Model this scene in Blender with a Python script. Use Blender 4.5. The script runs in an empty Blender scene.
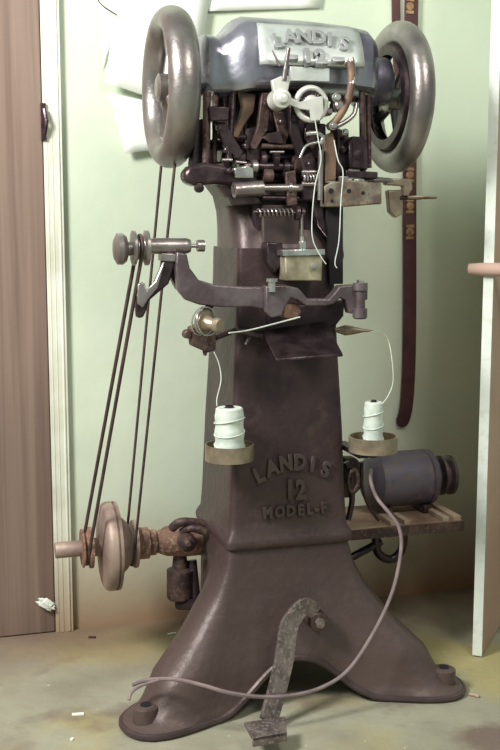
import bpy, bmesh, math, random
from mathutils import Vector, Matrix
random.seed(7)
S = bpy.context.scene
COL = S.collection
R = math.radians
# ------------------------------------------------------------------ camera
F = 1100.0; TH = R(8.0); H = 1.08
CAM = Vector((0, 0, H))
FW = Vector((0, math.cos(TH), -math.sin(TH))); UP = Vector((0, math.sin(TH), math.cos(TH)))
cd = bpy.data.cameras.new('camera'); cam = bpy.data.objects.new('camera', cd); COL.objects.link(cam)
cam.location = CAM; cam.rotation_euler = (R(90) - TH, 0, 0)
cd.sensor_fit = 'VERTICAL'; cd.sensor_height = 24; cd.lens = F / 750 * 24; cd.clip_start = .05
S.camera = cam
# ------------------------------------------------------------------ local frame of the machine and wall
AL = R(16.5); O = Vector((.05, 2.54, 0))
UH = Vector((math.cos(AL), math.sin(AL), 0)); VH = Vector((-math.sin(AL), math.cos(AL), 0))
def world(p): return O + UH * p[0] + VH * p[1] + Vector((0, 0, p[2]))
def ray(px, py): return FW + Vector(((px - 250) / F, 0, 0)) + UP * ((375 - py) / F)
def M(px, py, v):                     # measured point of the photograph at distance v from the machine axis
    d = ray(px, py); t = (v - (CAM - O).dot(VH)) / d.dot(VH)
    X = CAM + d * t - O
    return Vector((X.dot(UH), v, X.z))
def G(px, py):                        # measured point on the floor
    d = ray(px, py); X = CAM + d * (-H / d.z) - O
    return Vector((X.dot(UH), X.dot(VH), 0))
def SC(p):                            # pixels per metre at a local point
    return F / ((world(p) - CAM).dot(FW))
# ------------------------------------------------------------------ materials
def mat(name, c1, c2=None, rough=.5, metal=0.0, scale=8, bump=.0, bscale=40, c3=None, lo=.4, hi=.6, coat=0, dirt=None):
    m = bpy.data.materials.new(name); m.use_nodes = True
    nt = m.node_tree; N = nt.nodes; Lk = nt.links.new
    b = N['Principled BSDF']
    b.inputs['Roughness'].default_value = rough; b.inputs['Metallic'].default_value = metal
    b.inputs['Coat Weight'].default_value = coat
    tc = N.new('ShaderNodeTexCoord')
    if c2 is None: c2 = tuple(x * .75 for x in c1)
    n = N.new('ShaderNodeTexNoise'); n.inputs['Scale'].default_value = scale; n.inputs['Detail'].default_value = 6
    Lk(tc.outputs['Object'], n.inputs['Vector'])
    r = N.new('ShaderNodeValToRGB'); e = r.color_ramp.elements
    e[0].position = lo; e[0].color = (*c1, 1); e[1].position = hi; e[1].color = (*c2, 1)
    Lk(n.outputs['Fac'], r.inputs['Fac']); out = r.outputs['Color']
    if c3:
        n3 = N.new('ShaderNodeTexNoise'); n3.inputs['Scale'].default_value = scale * 4.5; n3.inputs['Detail'].default_value = 5
        Lk(tc.outputs['Object'], n3.inputs['Vector'])
        r3 = N.new('ShaderNodeValToRGB'); r3.color_ramp.elements[0].position = .52; r3.color_ramp.elements[1].position = .66
        Lk(n3.outputs['Fac'], r3.inputs['Fac'])
        mx = N.new('ShaderNodeMixRGB'); mx.inputs['Color2'].default_value = (*c3, 1)
        Lk(r3.outputs['Color'], mx.inputs['Fac']); Lk(out, mx.inputs['Color1']); out = mx.outputs['Color']
    if dirt:                          # dirt = (colour, z_low, z_high): grime settled low down
        sp = N.new('ShaderNodeSeparateXYZ'); Lk(tc.outputs['Object'], sp.inputs[0])
        ad = N.new('ShaderNodeMath'); ad.operation = 'MULTIPLY_ADD'; ad.inputs[1].default_value = .25
        Lk(n.outputs['Fac'], ad.inputs[0]); Lk(sp.outputs['Z'], ad.inputs[2])
        mr = N.new('ShaderNodeMapRange'); mr.inputs['From Min'].default_value = dirt[1] + .12; mr.inputs['From Max'].default_value = dirt[2] + .12
        mr.inputs['To Min'].default_value = 1; mr.inputs['To Max'].default_value = 0
        Lk(ad.outputs[0], mr.inputs['Value'])
        mx = N.new('ShaderNodeMixRGB'); mx.inputs['Color2'].default_value = (*dirt[0], 1)
        Lk(mr.outputs[0], mx.inputs['Fac']); Lk(out, mx.inputs['Color1']); out = mx.outputs['Color']
    Lk(out, b.inputs['Base Color'])
    if bump:
        nb = N.new('ShaderNodeTexNoise'); nb.inputs['Scale'].default_value = bscale; nb.inputs['Detail'].default_value = 5
        Lk(tc.outputs['Object'], nb.inputs['Vector'])
        bp = N.new('ShaderNodeBump'); bp.inputs['Strength'].default_value = bump; bp.inputs['Distance'].default_value = .004
        Lk(nb.outputs['Fac'], bp.inputs['Height']); Lk(bp.outputs['Normal'], b.inputs['Normal'])
    return m
Q = {}
Q['enamel'] = mat('enamel', (.034, .019, .023), (.056, .032, .034), .44, .15, 7, .4, 60, c3=(.060, .037, .036), dirt=((.125, .086, .078), -.12, .56))
Q['neck'] = mat('neck', (.105, .075, .072), (.066, .044, .046), .42, .3, 9, .3, 60)
Q['black'] = mat('black_iron', (.030, .018, .024), (.055, .034, .040), .35, .5, 20, .3, 90)
Q['dark'] = mat('dark_steel', (.10, .072, .078), (.055, .036, .042), .30, .75, 30, .2, 90)
Q['rustdark'] = mat('rusty_iron', (.105, .064, .056), (.05, .03, .032), .55, .35, 25, .5, 90, c3=(.15, .092, .07))
Q['head'] = mat('head_casting', (.36, .37, .42), (.22, .21, .27), .26, .7, 11, .15, 60)
Q['plate'] = mat('cast_plate', (.62, .66, .64), (.50, .53, .52), .38, .45, 20, .1, 90)
Q['letter'] = mat('plate_letter', (.42, .44, .44), (.34, .35, .36), .4, .5, 20)
Q['steel'] = mat('worn_steel', (.42, .38, .37), (.28, .24, .24), .32, .85, 14, .2, 80)
Q['wheel'] = mat('wheel_steel', (.35, .33, .31), (.23, .205, .20), .36, .8, 9, .2, 90)
Q['bright'] = mat('bright_steel', (.72, .72, .70), (.5, .48, .47), .22, .9, 30)
Q['silver'] = mat('silver_paint', (.70, .71, .66), (.58, .58, .53), .35, .35, 25)
Q['brass'] = mat('old_brass', (.40, .33, .24), (.24, .19, .14), .42, .6, 22, .2, 90)
Q['olive'] = mat('tarnished_brass', (.36, .33, .26), (.17, .13, .11), .4, .6, 26, c3=(.25, .15, .10))
Q['arm'] = mat('arm_iron', (.19, .155, .165), (.12, .09, .10), .38, .55, 18, .3, 80)
Q['rust'] = mat('rust', (.30, .17, .12), (.16, .085, .065), .7, .2, 22, .5, 90, c3=(.38, .26, .19))
Q['tan'] = mat('dusty_disc', (.40, .30, .25), (.27, .19, .165), .55, .35, 12, .3, 80)
Q['thread'] = mat('thread', (.66, .73, .66), (.55, .62, .56), .7, 0, 60)
Q['wallm'] = mat('mint_wall', (.70, .77, .63), (.62, .70, .56), .75, 0, 2.2, .25, 25, dirt=((.36, .22, .13), .0, .34))
Q['white'] = mat('white_paint', (.80, .85, .80), (.72, .78, .72), .5, 0, 12, .2, 60, c3=(.70, .74, .66))
Q['cream'] = mat('aged_paint', (.80, .83, .72), (.66, .66, .55), .55, 0, 6, .2, 60, dirt=((.45, .33, .22), 0, .30))
Q['paper'] = mat('paper', (.86, .90, .84), (.82, .86, .80), .8)
Q['motor'] = mat('motor_paint', (.145, .125, .165), (.10, .08, .115), .48, .2, 9, .15, 80, c3=(.17, .13, .13))
Q['board'] = mat('dusty_board', (.36, .24, .17), (.20, .12, .09), .75, 0, 14, .3, 60)
Q['rail'] = mat('dusty_rail', (.50, .38, .29), (.32, .22, .16), .7, 0, 14, .3, 60)
Q['leather'] = mat('leather', (.060, .020, .026), (.095, .034, .036), .6, 0, 14, .3, 80)
Q['gold'] = mat('worn_gold', (.42, .27, .13), (.25, .12, .08), .6, .2, 40)
Q['belt'] = mat('belt', (.085, .050, .042), (.05, .03, .03), .7, 0, 30)
Q['cam'] = mat('cam_bronze', (.24, .155, .10), (.13, .08, .06), .6, .3, 22, .2, 90)
Q['block'] = mat('block_brass', (.50, .46, .33), (.24, .20, .14), .4, .5, 30, lo=.35, hi=.65)
Q['cord'] = mat('cord', (.26, .20, .20), (.19, .14, .15), .6, 0, 20)
Q['pedal'] = mat('pedal_iron', (.23, .19, .18), (.13, .10, .10), .5, .5, 30, .5, 90, c3=(.33, .29, .26))
Q['hole'] = mat('hole', (.008, .005, .007), (.01, .006, .008), .8)
Q['doorbrown'] = mat('door_veneer', (.52, .36, .28), (.42, .28, .22), .6, 0, 3)
# wood panel with vertical grain
def woodmat():
    m = bpy.data.materials.new('wood_panel'); m.use_nodes = True; nt = m.node_tree; N = nt.nodes; Lk = nt.links.new
    b = N['Principled BSDF']; b.inputs['Roughness'].default_value = .55
    tc = N.new('ShaderNodeTexCoord'); mp = N.new('ShaderNodeMapping'); mp.inputs['Scale'].default_value = (26, 26, .55)
    Lk(tc.outputs['Object'], mp.inputs[0])
    n = N.new('ShaderNodeTexNoise'); n.inputs['Scale'].default_value = 1.6; n.inputs['Detail'].default_value = 5; n.inputs['Distortion'].default_value = .6
    Lk(mp.outputs[0], n.inputs['Vector'])
    r = N.new('ShaderNodeValToRGB'); e = r.color_ramp.elements
    e[0].position = .3; e[0].color = (.15, .098, .078, 1); e[1].position = .68; e[1].color = (.265, .185, .150, 1)
    Lk(n.outputs['Fac'], r.inputs['Fac']); Lk(r.outputs['Color'], b.inputs['Base Color'])
    return m
Q['wood'] = woodmat()
def floormat():
    m = bpy.data.materials.new('concrete_floor'); m.use_nodes = True; nt = m.node_tree; N = nt.nodes; Lk = nt.links.new
    b = N['Principled BSDF']; b.inputs['Roughness'].default_value = .7
    tc = N.new('ShaderNodeTexCoord')
    def noise(s, lo, hi, det=6, w=0.):
        n = N.new('ShaderNodeTexNoise'); n.inputs['Scale'].default_value = s; n.inputs['Detail'].default_value = det
        mp = N.new('ShaderNodeMapping'); mp.inputs['Location'].default_value = (w, w * .7, 0); Lk(tc.outputs['Object'], mp.inputs[0])
        Lk(mp.outputs[0], n.inputs['Vector']); q = N.new('ShaderNodeMapRange')
        q.inputs['From Min'].default_value = lo; q.inputs['From Max'].default_value = hi; Lk(n.outputs['Fac'], q.inputs['Value']); return q.outputs[0]
    def mix(fac, c1, c2):
        x = N.new('ShaderNodeMixRGB')
        Lk(fac, x.inputs['Fac'])
        if isinstance(c1, tuple): x.inputs['Color1'].default_value = (*c1, 1)
        else: Lk(c1, x.inputs['Color1'])
        x.inputs['Color2'].default_value = (*c2, 1); return x.outputs['Color']
    c = mix(noise(5, .35, .65), (.385, .375, .285), (.28, .26, .195))
    c = mix(noise(2.6, .50, .62, 3, 3.1), c, (.40, .35, .17))
    c = mix(noise(3.4, .54, .64, 4, 9.3), c, (.19, .14, .115))
    c = mix(noise(48, .71, .77, 2, 1.7), c, (.50, .50, .42))
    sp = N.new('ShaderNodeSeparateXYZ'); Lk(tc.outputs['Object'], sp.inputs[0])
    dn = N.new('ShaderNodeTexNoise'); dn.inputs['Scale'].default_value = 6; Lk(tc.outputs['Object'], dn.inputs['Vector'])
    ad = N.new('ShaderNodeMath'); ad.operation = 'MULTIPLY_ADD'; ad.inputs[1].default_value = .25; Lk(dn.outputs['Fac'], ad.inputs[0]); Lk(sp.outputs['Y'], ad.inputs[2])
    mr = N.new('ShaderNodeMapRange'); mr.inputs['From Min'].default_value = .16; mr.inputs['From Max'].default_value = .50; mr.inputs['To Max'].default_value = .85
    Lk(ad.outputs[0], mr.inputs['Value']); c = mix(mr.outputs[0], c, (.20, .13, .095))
    Lk(c, b.inputs['Base Color'])
    nb = N.new('ShaderNodeTexNoise'); nb.inputs['Scale'].default_value = 45; Lk(tc.outputs['Object'], nb.inputs['Vector'])
    bp = N.new('ShaderNodeBump'); bp.inputs['Strength'].default_value = .35; bp.inputs['Distance'].default_value = .005
    Lk(nb.outputs['Fac'], bp.inputs['Height']); Lk(bp.outputs['Normal'], b.inputs['Normal'])
    return m
Q['floor'] = floormat()
# ------------------------------------------------------------------ object helpers
BASE = {}
def tag(o, label=None, cat=None, group=None, kind=None):
    if label: o['label'] = label
    if cat: o['category'] = cat
    if group: o['group'] = group
    if kind: o['kind'] = kind
    return o
def thing(name, base, label, cat, group=None):
    o = bpy.data.objects.new(name, None); COL.objects.link(o); o.empty_display_size = .05
    base = Vector(base); o.location = world(base); o.rotation_euler = (0, 0, AL); BASE[o.name] = base
    return tag(o, label, cat, group)
class MB:
    def __init__(s): s.b = bmesh.new()
    def ring(s, pts): return [s.b.verts.new(p) for p in pts]
    def skin(s, rings, cap=True, closed=True):
        for a, c in zip(rings[:-1], rings[1:]):
            n = len(a)
            for i in range(n if closed else n - 1):
                j = (i + 1) % n
                try: s.b.faces.new((a[i], a[j], c[j], c[i]))
                except ValueError: pass
        if cap:
            for r_ in (rings[0], rings[-1]):
                try: s.b.faces.new(r_)
                except ValueError: pass
    def box(s, c, h, rot=None):
        m = Matrix.Translation(Vector(c)) @ (rot.to_4x4() if rot else Matrix.Identity(4)) @ Matrix.Diagonal((2 * h[0], 2 * h[1], 2 * h[2], 1))
        bmesh.ops.create_cube(s.b, size=1, matrix=m); return s
    def tube(s, pts, r, n=10, flat=None, closed=False):
        pts = [Vector(p) for p in pts]; k = len(pts)
        rr = r if isinstance(r, (list, tuple)) else [r] * k
        prev = None; rings = []
        for i, p in enumerate(pts):
            if closed: t = pts[(i + 1) % k] - pts[i - 1]
            else: t = (pts[min(i + 1, k - 1)] - pts[max(i - 1, 0)])
            if t.length < 1e-9: t = Vector((0, 0, 1))
            t.normalize()
            if prev is None:
                a = Vector((0, 1, 0)) if abs(t.y) < .9 else Vector((1, 0, 0))
                x = t.cross(a).normalized()
            else:
                x = (prev - t * prev.dot(t)).normalized()
            prev = x; y = t.cross(x)
            f = flat or 1
            rings.append(s.ring([p + x * math.cos(2 * math.pi * j / n) * rr[i] + y * math.sin(2 * math.pi * j / n) * rr[i] * f for j in range(n)]))
        if closed: rings.append(rings[0]); s.skin(rings, cap=False)
        else: s.skin(rings)
        return s
    def lathe(s, c, axis, prof, n=32, cap=True):     # prof: (distance along axis, radius)
        c = Vector(c); a = Vector(axis).normalized(); x = a.orthogonal().normalized(); y = a.cross(x)
        rings = [s.ring([c + a * d + (x * math.cos(2 * math.pi * j / n) + y * math.sin(2 * math.pi * j / n)) * max(r_, 1e-4) for j in range(n)]) for d, r_ in prof]
        s.skin(rings, cap); return s
    def torus(s, c, axis, Rr, r, n=48, m=12, sq=1.0):
        c = Vector(c); a = Vector(axis).normalized(); x = a.orthogonal().normalized(); y = a.cross(x); rings = []
        for i in range(n):
            d = x * math.cos(2 * math.pi * i / n) + y * math.sin(2 * math.pi * i / n)
            rings.append(s.ring([c + d * (Rr + r * math.cos(2 * math.pi * j / m)) + a * r * sq * math.sin(2 * math.pi * j / m) for j in range(m)]))
        rings.append(rings[0]); s.skin(rings, cap=False); return s
    def prism(s, px, v, th, tilt=0):                 # outline measured in the photograph at depth v, thickness th going back
        p0 = [M(x, y, v) for x, y in px]
        a = s.ring(p0); b_ = s.ring([p + Vector((0, th, 0)) for p in p0]); s.skin([a, b_]); return s
    def cyl(s, a, b_, r, n=16):
        a = Vector(a); b_ = Vector(b_); L = (b_ - a).length
        return s.lathe(a, b_ - a, [(0, r), (L, r)], n)
    def build(s, name, m, parent=None, label=None, cat=None, group=None, kind=None, base=None, smooth=True, bevel=0, subsurf=0, solid=0):
        bmesh.ops.recalc_face_normals(s.b, faces=s.b.faces)
        bs = BASE[parent.name] if parent else Vector(base if base is not None else (0, 0, 0))
        bmesh.ops.translate(s.b, verts=s.b.verts, vec=-bs)
        me = bpy.data.meshes.new(name); s.b.to_mesh(me); s.b.free()
        me.materials.append(Q[m] if isinstance(m, str) else m)
        if smooth:
            for p in me.polygons: p.use_smooth = True
            try: me.set_sharp_from_angle(angle=R(38))
            except Exception: pass
        o = bpy.data.objects.new(name, me); COL.objects.link(o)
        if parent: o.parent = parent
        else: o.location = world(bs); o.rotation_euler = (0, 0, AL)
        BASE[o.name] = bs
        if solid:
            q = o.modifiers.new('solid', 'SOLIDIFY'); q.thickness = solid; q.offset = -1
        if bevel:
            q = o.modifiers.new('bevel', 'BEVEL'); q.width = bevel; q.segments = 2; q.limit_method = 'ANGLE'; q.angle_limit = R(40)
        if subsurf:
            q = o.modifiers.new('sub', 'SUBSURF'); q.levels = subsurf; q.render_levels = subsurf
        return tag(o, label, cat, group, kind)
def smooth_path(pts, n=8, closed=False):
    pts = [Vector(p) for p in pts]; k = len(pts); out = []
    rng = range(k if closed else k - 1)
    for i in rng:
        if closed: p0, p1, p2, p3 = pts[i - 1], pts[i], pts[(i + 1) % k], pts[(i + 2) % k]
        else: p0, p1, p2, p3 = pts[max(i - 1, 0)], pts[i], pts[i + 1], pts[min(i + 2, k - 1)]
        for j in range(n):
            t = j / n
            out.append(.5 * ((2 * p1) + (p2 - p0) * t + (2 * p0 - 5 * p1 + 4 * p2 - p3) * t * t + (3 * p1 - p0 - 3 * p2 + p3) * t ** 3))
    if not closed: out.append(pts[-1])
    return out
def plerp(tab, x):
    if x <= tab[0][0]: return tab[0][1]
    for (a, b_), (c, d) in zip(tab[:-1], tab[1:]):
        if x <= c:
            t = (x - a) / (c - a); t = t * t * (3 - 2 * t) if False else t
            return b_ + (d - b_) * t
    return tab[-1][1]
def text_parts(txt, size, place, depth, name, m, parent, bold=.0):
    """lettering as one mesh; place(i, ch) -> (matrix) for each letter, or None"""
    bs = BASE[parent.name]; bmj = bmesh.new()
    for i, ch in enumerate(txt):
        if ch == ' ': continue
        cu = bpy.data.curves.new('t', 'FONT'); cu.body = ch; cu.size = size; cu.extrude = depth; cu.offset = bold
        cu.align_x = 'CENTER'; cu.align_y = 'BOTTOM_BASELINE'; cu.bevel_depth = depth * .25; cu.resolution_u = 3
        ob = bpy.data.objects.new('t', cu); COL.objects.link(ob)
        dg = bpy.context.evaluated_depsgraph_get()
        me = bpy.data.meshes.new_from_object(ob.evaluated_get(dg))
        me.transform(place(i, ch)); bmj.from_mesh(me)
        bpy.data.objects.remove(ob); bpy.data.curves.remove(cu); bpy.data.meshes.remove(me)
    bmesh.ops.translate(bmj, verts=bmj.verts, vec=-bs)
    me = bpy.data.meshes.new(name); bmj.to_mesh(me); bmj.free(); me.materials.append(Q[m])
    o = bpy.data.objects.new(name, me); COL.objects.link(o); o.parent = parent; BASE[o.name] = bs
    return o
U = (1, 0, 0); V = (0, 1, 0); Z = (0, 0, 1)
WV = .41                                             # wall plane

# ================================================================== SETTING
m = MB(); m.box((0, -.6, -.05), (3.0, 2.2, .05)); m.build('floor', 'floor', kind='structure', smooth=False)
ul = M(66, 400, WV).x; ur = M(478, 500, WV).x
m = MB(); m.box(((ul + ur) / 2, WV + .05, 1.35), ((ur - ul) / 2, .05, 1.35)); m.build('wall_back', 'wallm', kind='structure', smooth=False)
# fluted white jamb between the wood panel and the wall
uj0 = M(50, 400, WV - .01).x; uj1 = M(68, 400, WV - .01).x
m = MB(); m.box(((uj0 + uj1) / 2, WV + .04, 1.35), ((uj1 - uj0) / 2, .055, 1.35))
w = (uj1 - uj0)
for k in (.18, .45, .8): m.tube([(uj0 + w * k, WV - .0135, .002), (uj0 + w * k, WV - .0135, 2.69)], .0025 if k != .8 else .004, 8)
m.build('trim_1', 'cream', kind='structure', bevel=.002)
d1 = MB(); d1.box(((uj0 - 1.1), WV + .012, 1.14), (1.098, .022, 1.138))
door = d1.build('door_1', 'wood', kind='structure', smooth=False, bevel=.003)
m = MB(); p = M(44, 122, WV - .012)
m.box((p.x - .002, WV - .016, p.z), (.006, .006, .045)); m.tube([(p.x, WV - .024, p.z - .03), (p.x + .004, WV - .032, p.z), (p.x, WV - .024, p.z + .03)], .005, 8)
m.build('strike_plate', 'dark', door, label='small dark metal latch plate')
# wall left of the wooden door, beyond the frame, and the wall to the right
m = MB(); m.box((ur + .95, .92, 1.35), (.05, 1.2, 1.35)); m.build('wall_right', 'wallm', kind='structure', smooth=False)
m = MB(); m.box((ur + .42, WV + 1.75, 1.35), (.6, .05, 1.35)); m.build('wall_far', 'wallm', kind='structure', smooth=False)
# open door at the right
A = G(473, 656); B = G(500, 612); dr = (B - A); dr.z = 0; dr.normalize(); nr = Vector((dr.y, -dr.x, 0))
def door_box(mb, s0, s1, n0, n1, z0, z1):
    P = [A + dr * s + nr * n for s, n in ((s0, n0), (s1, n0), (s1, n1), (s0, n1))]
    mb.skin([mb.ring([p + Vector((0, 0, z0)) for p in P]), mb.ring([p + Vector((0, 0, z1)) for p in P])])
m = MB(); door_box(m, .0, .75, .0, .022, .004, 2.1)
d2 = m.build('door_2', 'doorbrown', kind='structure', smooth=False)
m = MB(); door_box(m, -.004, .0, -.001, .0225, .004, 2.1)
m.build('edge_strip', 'white', d2, smooth=False, label='chipped white painted door edge')
m = MB(); door_box(m, .012, .74, -.0025, -.0003, 1.12, 2.1); m.build('upper_panel', 'white', d2, smooth=False, label='pale upper door panel')
m = MB(); q = A + dr * (-.01) + nr * .02; zz = .965
m.tube([q + Vector((0, 0, zz)) + nr * .12, q + Vector((0, 0, zz)) + nr * .02, q + Vector((0, 0, zz)) - nr * .02, q + Vector((0, 0, zz)) - nr * .055], [.016, .016, .016, .013], 12)
Q['handle'] = mat('pink_wood', (.50, .34, .28), (.42, .28, .23), .7)
m.build('door_handle', 'handle', d2, label='pinkish brown horizontal door bar')

# papers on the wall
def sheet(px, name, label, off, curl=.0, n=6):
    P = [M(x, y, WV - off) for x, y in px]            # quad: tl, tr, br, bl
    mb = MB(); rings = []
    for i in range(n + 1):
        t = i / n; row = []
        for j in range(n + 1):
            s_ = j / n
            p = (P[0] * (1 - s_) + P[1] * s_) * (1 - t) + (P[3] * (1 - s_) + P[2] * s_) * t
            p = p - Vector((0, curl * t * t + .003 * math.sin(3 * s_ + 2 * t), 0)); row.append(p)
        rings.append(mb.ring(row))
    mb.skin(rings, cap=False, closed=False)
    cen = sum(P, Vector()) / 4
    return mb.build(name, 'paper', label=label, cat='paper', base=cen, solid=.0012)
sheet([(94, -25), (130, -25), (120, 30), (103, 72)], 'paper_sheet', 'narrow white paper edge at far left of the papers pinned on the wall', .006, .006)
sheet([(124, -30), (215, -30), (190, 112), (103, 83)], 'paper_sheet', 'large tilted white paper pinned to the wall behind the left handwheel', .016, .018)
sheet([(109, 93), (180, 108), (184, 146), (124, 154)], 'paper_sheet', 'lower white paper pinned on the wall left of the handwheel', .008, .012)
sheet([(222, -30), (330, -30), (320, 8), (198, 12)], 'paper_sheet', 'beige tinted paper corner on the wall above the machine head', .006, .004)
m = MB(); m.tube(smooth_path([M(95, -4, WV - .03), M(103, 6, WV - .03), M(117, 15, WV - .03)]), .0016, 6)
m.build('wire', 'black', label='short dark wire crossing the papers at the top of the wall', cat='wire', base=M(104, 6, WV - .03))

# leather straps hanging on the wall
def strap(px, hw, name, label, v, m_='leather'):
    c = smooth_path([M(x, y, v) for x, y in px], 6); mb = MB(); rings = []
    k = len(c)
    for i, p in enumerate(c):
        t = (c[min(i + 1, k - 1)] - c[max(i - 1, 0)]).normalized(); s_ = Vector((t.z, 0, -t.x))
        h_ = hw * (1 if i < k - 3 else (.85, .6, .25)[i - k + 3])
        rings.append(mb.ring([p - s_ * h_, p + s_ * h_, p + s_ * h_ + Vector((0, .004, 0)), p - s_ * h_ + Vector((0, .004, 0))]))
    mb.skin(rings); return mb.build(name, m_, label=label, cat='strap', base=c[0])
s1 = strap([(412, -12), (411, 60), (410, 180), (410, 300), (409, 370), (406, 410), (400, 427)], .0195, 'leather_strap', 'long dark red leather strap hanging down the wall behind the right handwheel', WV - .012)
for y in (6, 175, 206, 232):
    mb = MB(); p = M(410, y, WV - .014)
    mb.lathe(p, V, [(-.002, .008), (-.001, .011), (.004, .011)], 14)
    for dz in (-.016, .016): mb.box(p + Vector((0, 0, dz)), (.011, .0015, .004))
    mb.build('rivet_patch', 'gold', s1, label='worn golden patch on the strap')
strap([(396, -12), (397, 40), (399, 100), (401, 150)], .012, 'leather_strap', 'short dark leather strap ending behind the right handwheel', WV - .006)

# ================================================================== MACHINE
mach = thing('sewing_machine', (0, 0, 0), 'old dark cast iron shoe stitching machine on a tall pedestal lettered LANDIS 12', 'sewing machine')
# ---- pedestal
LEDGE = .375
def sup(phi, a, b_, e):
    c, s_ = math.cos(phi), math.sin(phi)
    return (abs(c / a) ** e + abs(s_ / b_) ** e) ** (-1 / e)
NF = 240
foot_tab = [(0, .17), (150, .17), (180, .18), (191, .225), (199, .38), (204, .435), (212, .462), (219, .452), (225, .385), (229, .315), (238, .26), (252, .225), (270, .215)]
rear_tab = [(0, .17), (50, .18), (68, .25), (82, .36), (90, .37)]
def rfloor(deg):
    deg = deg % 360
    if deg < 90: return max(plerp(rear_tab, deg), plerp(foot_tab, 180 - deg) if deg < 30 else 0)
    if deg < 180: return max(plerp(rear_tab, 180 - deg), plerp(foot_tab, deg) if deg > 150 else 0)
    if deg <= 270: return plerp(foot_tab, deg)
    return plerp(foot_tab, 540 - deg)
def zbot(deg):
    deg = deg % 360
    best = 99
    for c, w_ in ((212, 19), (328, 19), (90, 14)):
        d = abs((deg - c + 180) % 360 - 180); best = min(best, max(0, d - w_))
    return .105 * (1 - math.exp(-(best / 17) ** 1.6))
gtab = [(0, 1), (.016, 1), (.020, .90), (.05, .80), (.10, .70), (.17, .43), (.25, .195), (.31, .075), (.36, .012), (.375, 0)]
mb = MB(); rings = []; edge = []
NT = 26
for k in range(NT + 1):
    row = []
    for i in range(NF):
        dg = 360 * i / NF; ph = R(dg); zb = zbot(dg)
        t = (k / NT); z = zb + (LEDGE - zb) * t ** 1.25
        a = .140 + .004 * max(0, 1 - z / LEDGE); rc = sup(ph, a, a + .004, 18)
        rf = rfloor(dg) * .5 + .25 * (rfloor(dg - 3) + rfloor(dg + 3))
        r_ = rc + (rf - rc) * plerp(gtab, z) if rf > rc else rc
        row.append((r_ * math.cos(ph), r_ * math.sin(ph), z))
    if k == 0: edge = row
    rings.append(mb.ring(row))
mb.skin(rings, cap=False)
ped = mb.build('pedestal_base', 'enamel', mach, solid=.012)
mb = MB(); mb.tube([(x * 1.004, y * 1.004, z + .008) for x, y, z in edge], .0075, 8, closed=True)
mb.build('base_lip', 'neck', ped, label='worn lighter rim along the arched foot')
for (x, y) in ((141, 722), (463, 677)):               # foot bolt bosses
    p = G(x, y) ; mb = MB(); sg = -1 if p.x < 0 else 1
    p = Vector((sg * .350, -.222, 0)); mb.lathe(p, Z, [(.0, .030), (.052, .027), (.056, .020)], 24); bo = mb.build('bolt_boss', 'enamel', ped)
    mb = MB(); mb.lathe(p, Z, [(.055, .012), (.0575, .012)], 16); mb.build('bolt_hole', 'hole', bo)
def colw(z): return plerp([(.375, .140), (.62, .130), (.80, .120), (.95, .113), (1.06, .111), (1.20, .111)], z)
mb = MB(); rings = []
def colring(z, a, b_, cx=0, cy=0, e=7):
    return [(cx + sup(R(360 * i / NF), a, b_, e) * math.cos(R(360 * i / NF)), cy + sup(R(360 * i / NF), a, b_, e) * math.sin(R(360 * i / NF)), z) for i in range(NF)]
for z, g in ((.350, .000), (.358, .008), (.368, .0095), (.376, .008), (.392, -.001), (.415, -.003)):
    a = .142 + g; rings.append(mb.ring(colring(z, a, a + .004, e=20)))
for k in range(1, 22):
    z = .42 + (1.02 - .42) * k / 21; a = colw(z); rings.append(mb.ring(colring(z, a, a + .004, e=20)))
mb.skin(rings); colm = mb.build('column', 'enamel', mach)
mb = MB(); rings = []
for z, u0, u1, v0, v1 in ((1.018, -.112, .112, -.116, .116), (1.06, -.112, .112, -.10, .112), (1.10, -.114, .112, -.08, .11), (1.135, -.122, .108, -.06, .11), (1.16, -.140, .108, -.05, .115), (1.18, -.150, .108, -.045, .115)):
    rings.append(mb.ring(colring(z, (u1 - u0) / 2, (v1 - v0) / 2, (u0 + u1) / 2, (v0 + v1) / 2, 5)))
mb.skin(rings); mb.build('column_neck', 'neck', mach)
mb = MB(); rings = []
for z in (1.17, 1.25, 1.33, 1.40):
    rings.append(mb.ring(colring(z, .115, .06, -.0, .035, 6)))
mb.skin(rings); mb.build('upper_frame', 'black', mach)
# lettering on the pedestal
def on_front(px, py, s_=1.0, ang=0, lift=.0025):
    z = M(px, py, -.128).z; a = colw(z) + .004; p = M(px, py, -a); p.y = -a - lift
    return Matrix.Translation(p) @ Matrix.Rotation(ang, 4, 'Y') @ Matrix.Rotation(R(88), 4, 'X') @ Matrix.Scale(s_, 4, (1, 0, 0))
xs = [(261, 479, -24), (273, 472, -15), (286, 468, -6), (299, 467, 3), (311, 469, 8), (323, 474, 17)]
text_parts('LANDIS', .048, lambda i, c: on_front(xs[i][0], xs[i][1] + 2, .85, R(xs[i][2])), .004, 'lettering', 'neck', mach, .0016)['label'] = 'raised arched word LANDIS'
text_parts('12', .060, lambda i, c: on_front((289, 300)[i], 498, .8), .004, 'lettering', 'neck', mach, .0018)['label'] = 'raised number 12'
xm = [267, 279, 290, 300, 309, 316, 323]
text_parts('MODEL-F', .034, lambda i, c: on_front(xm[i], 518 - (xm[i] - 262) * .10, .82), .004, 'lettering', 'neck', mach, .0012)['label'] = 'raised words MODEL-F'

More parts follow.
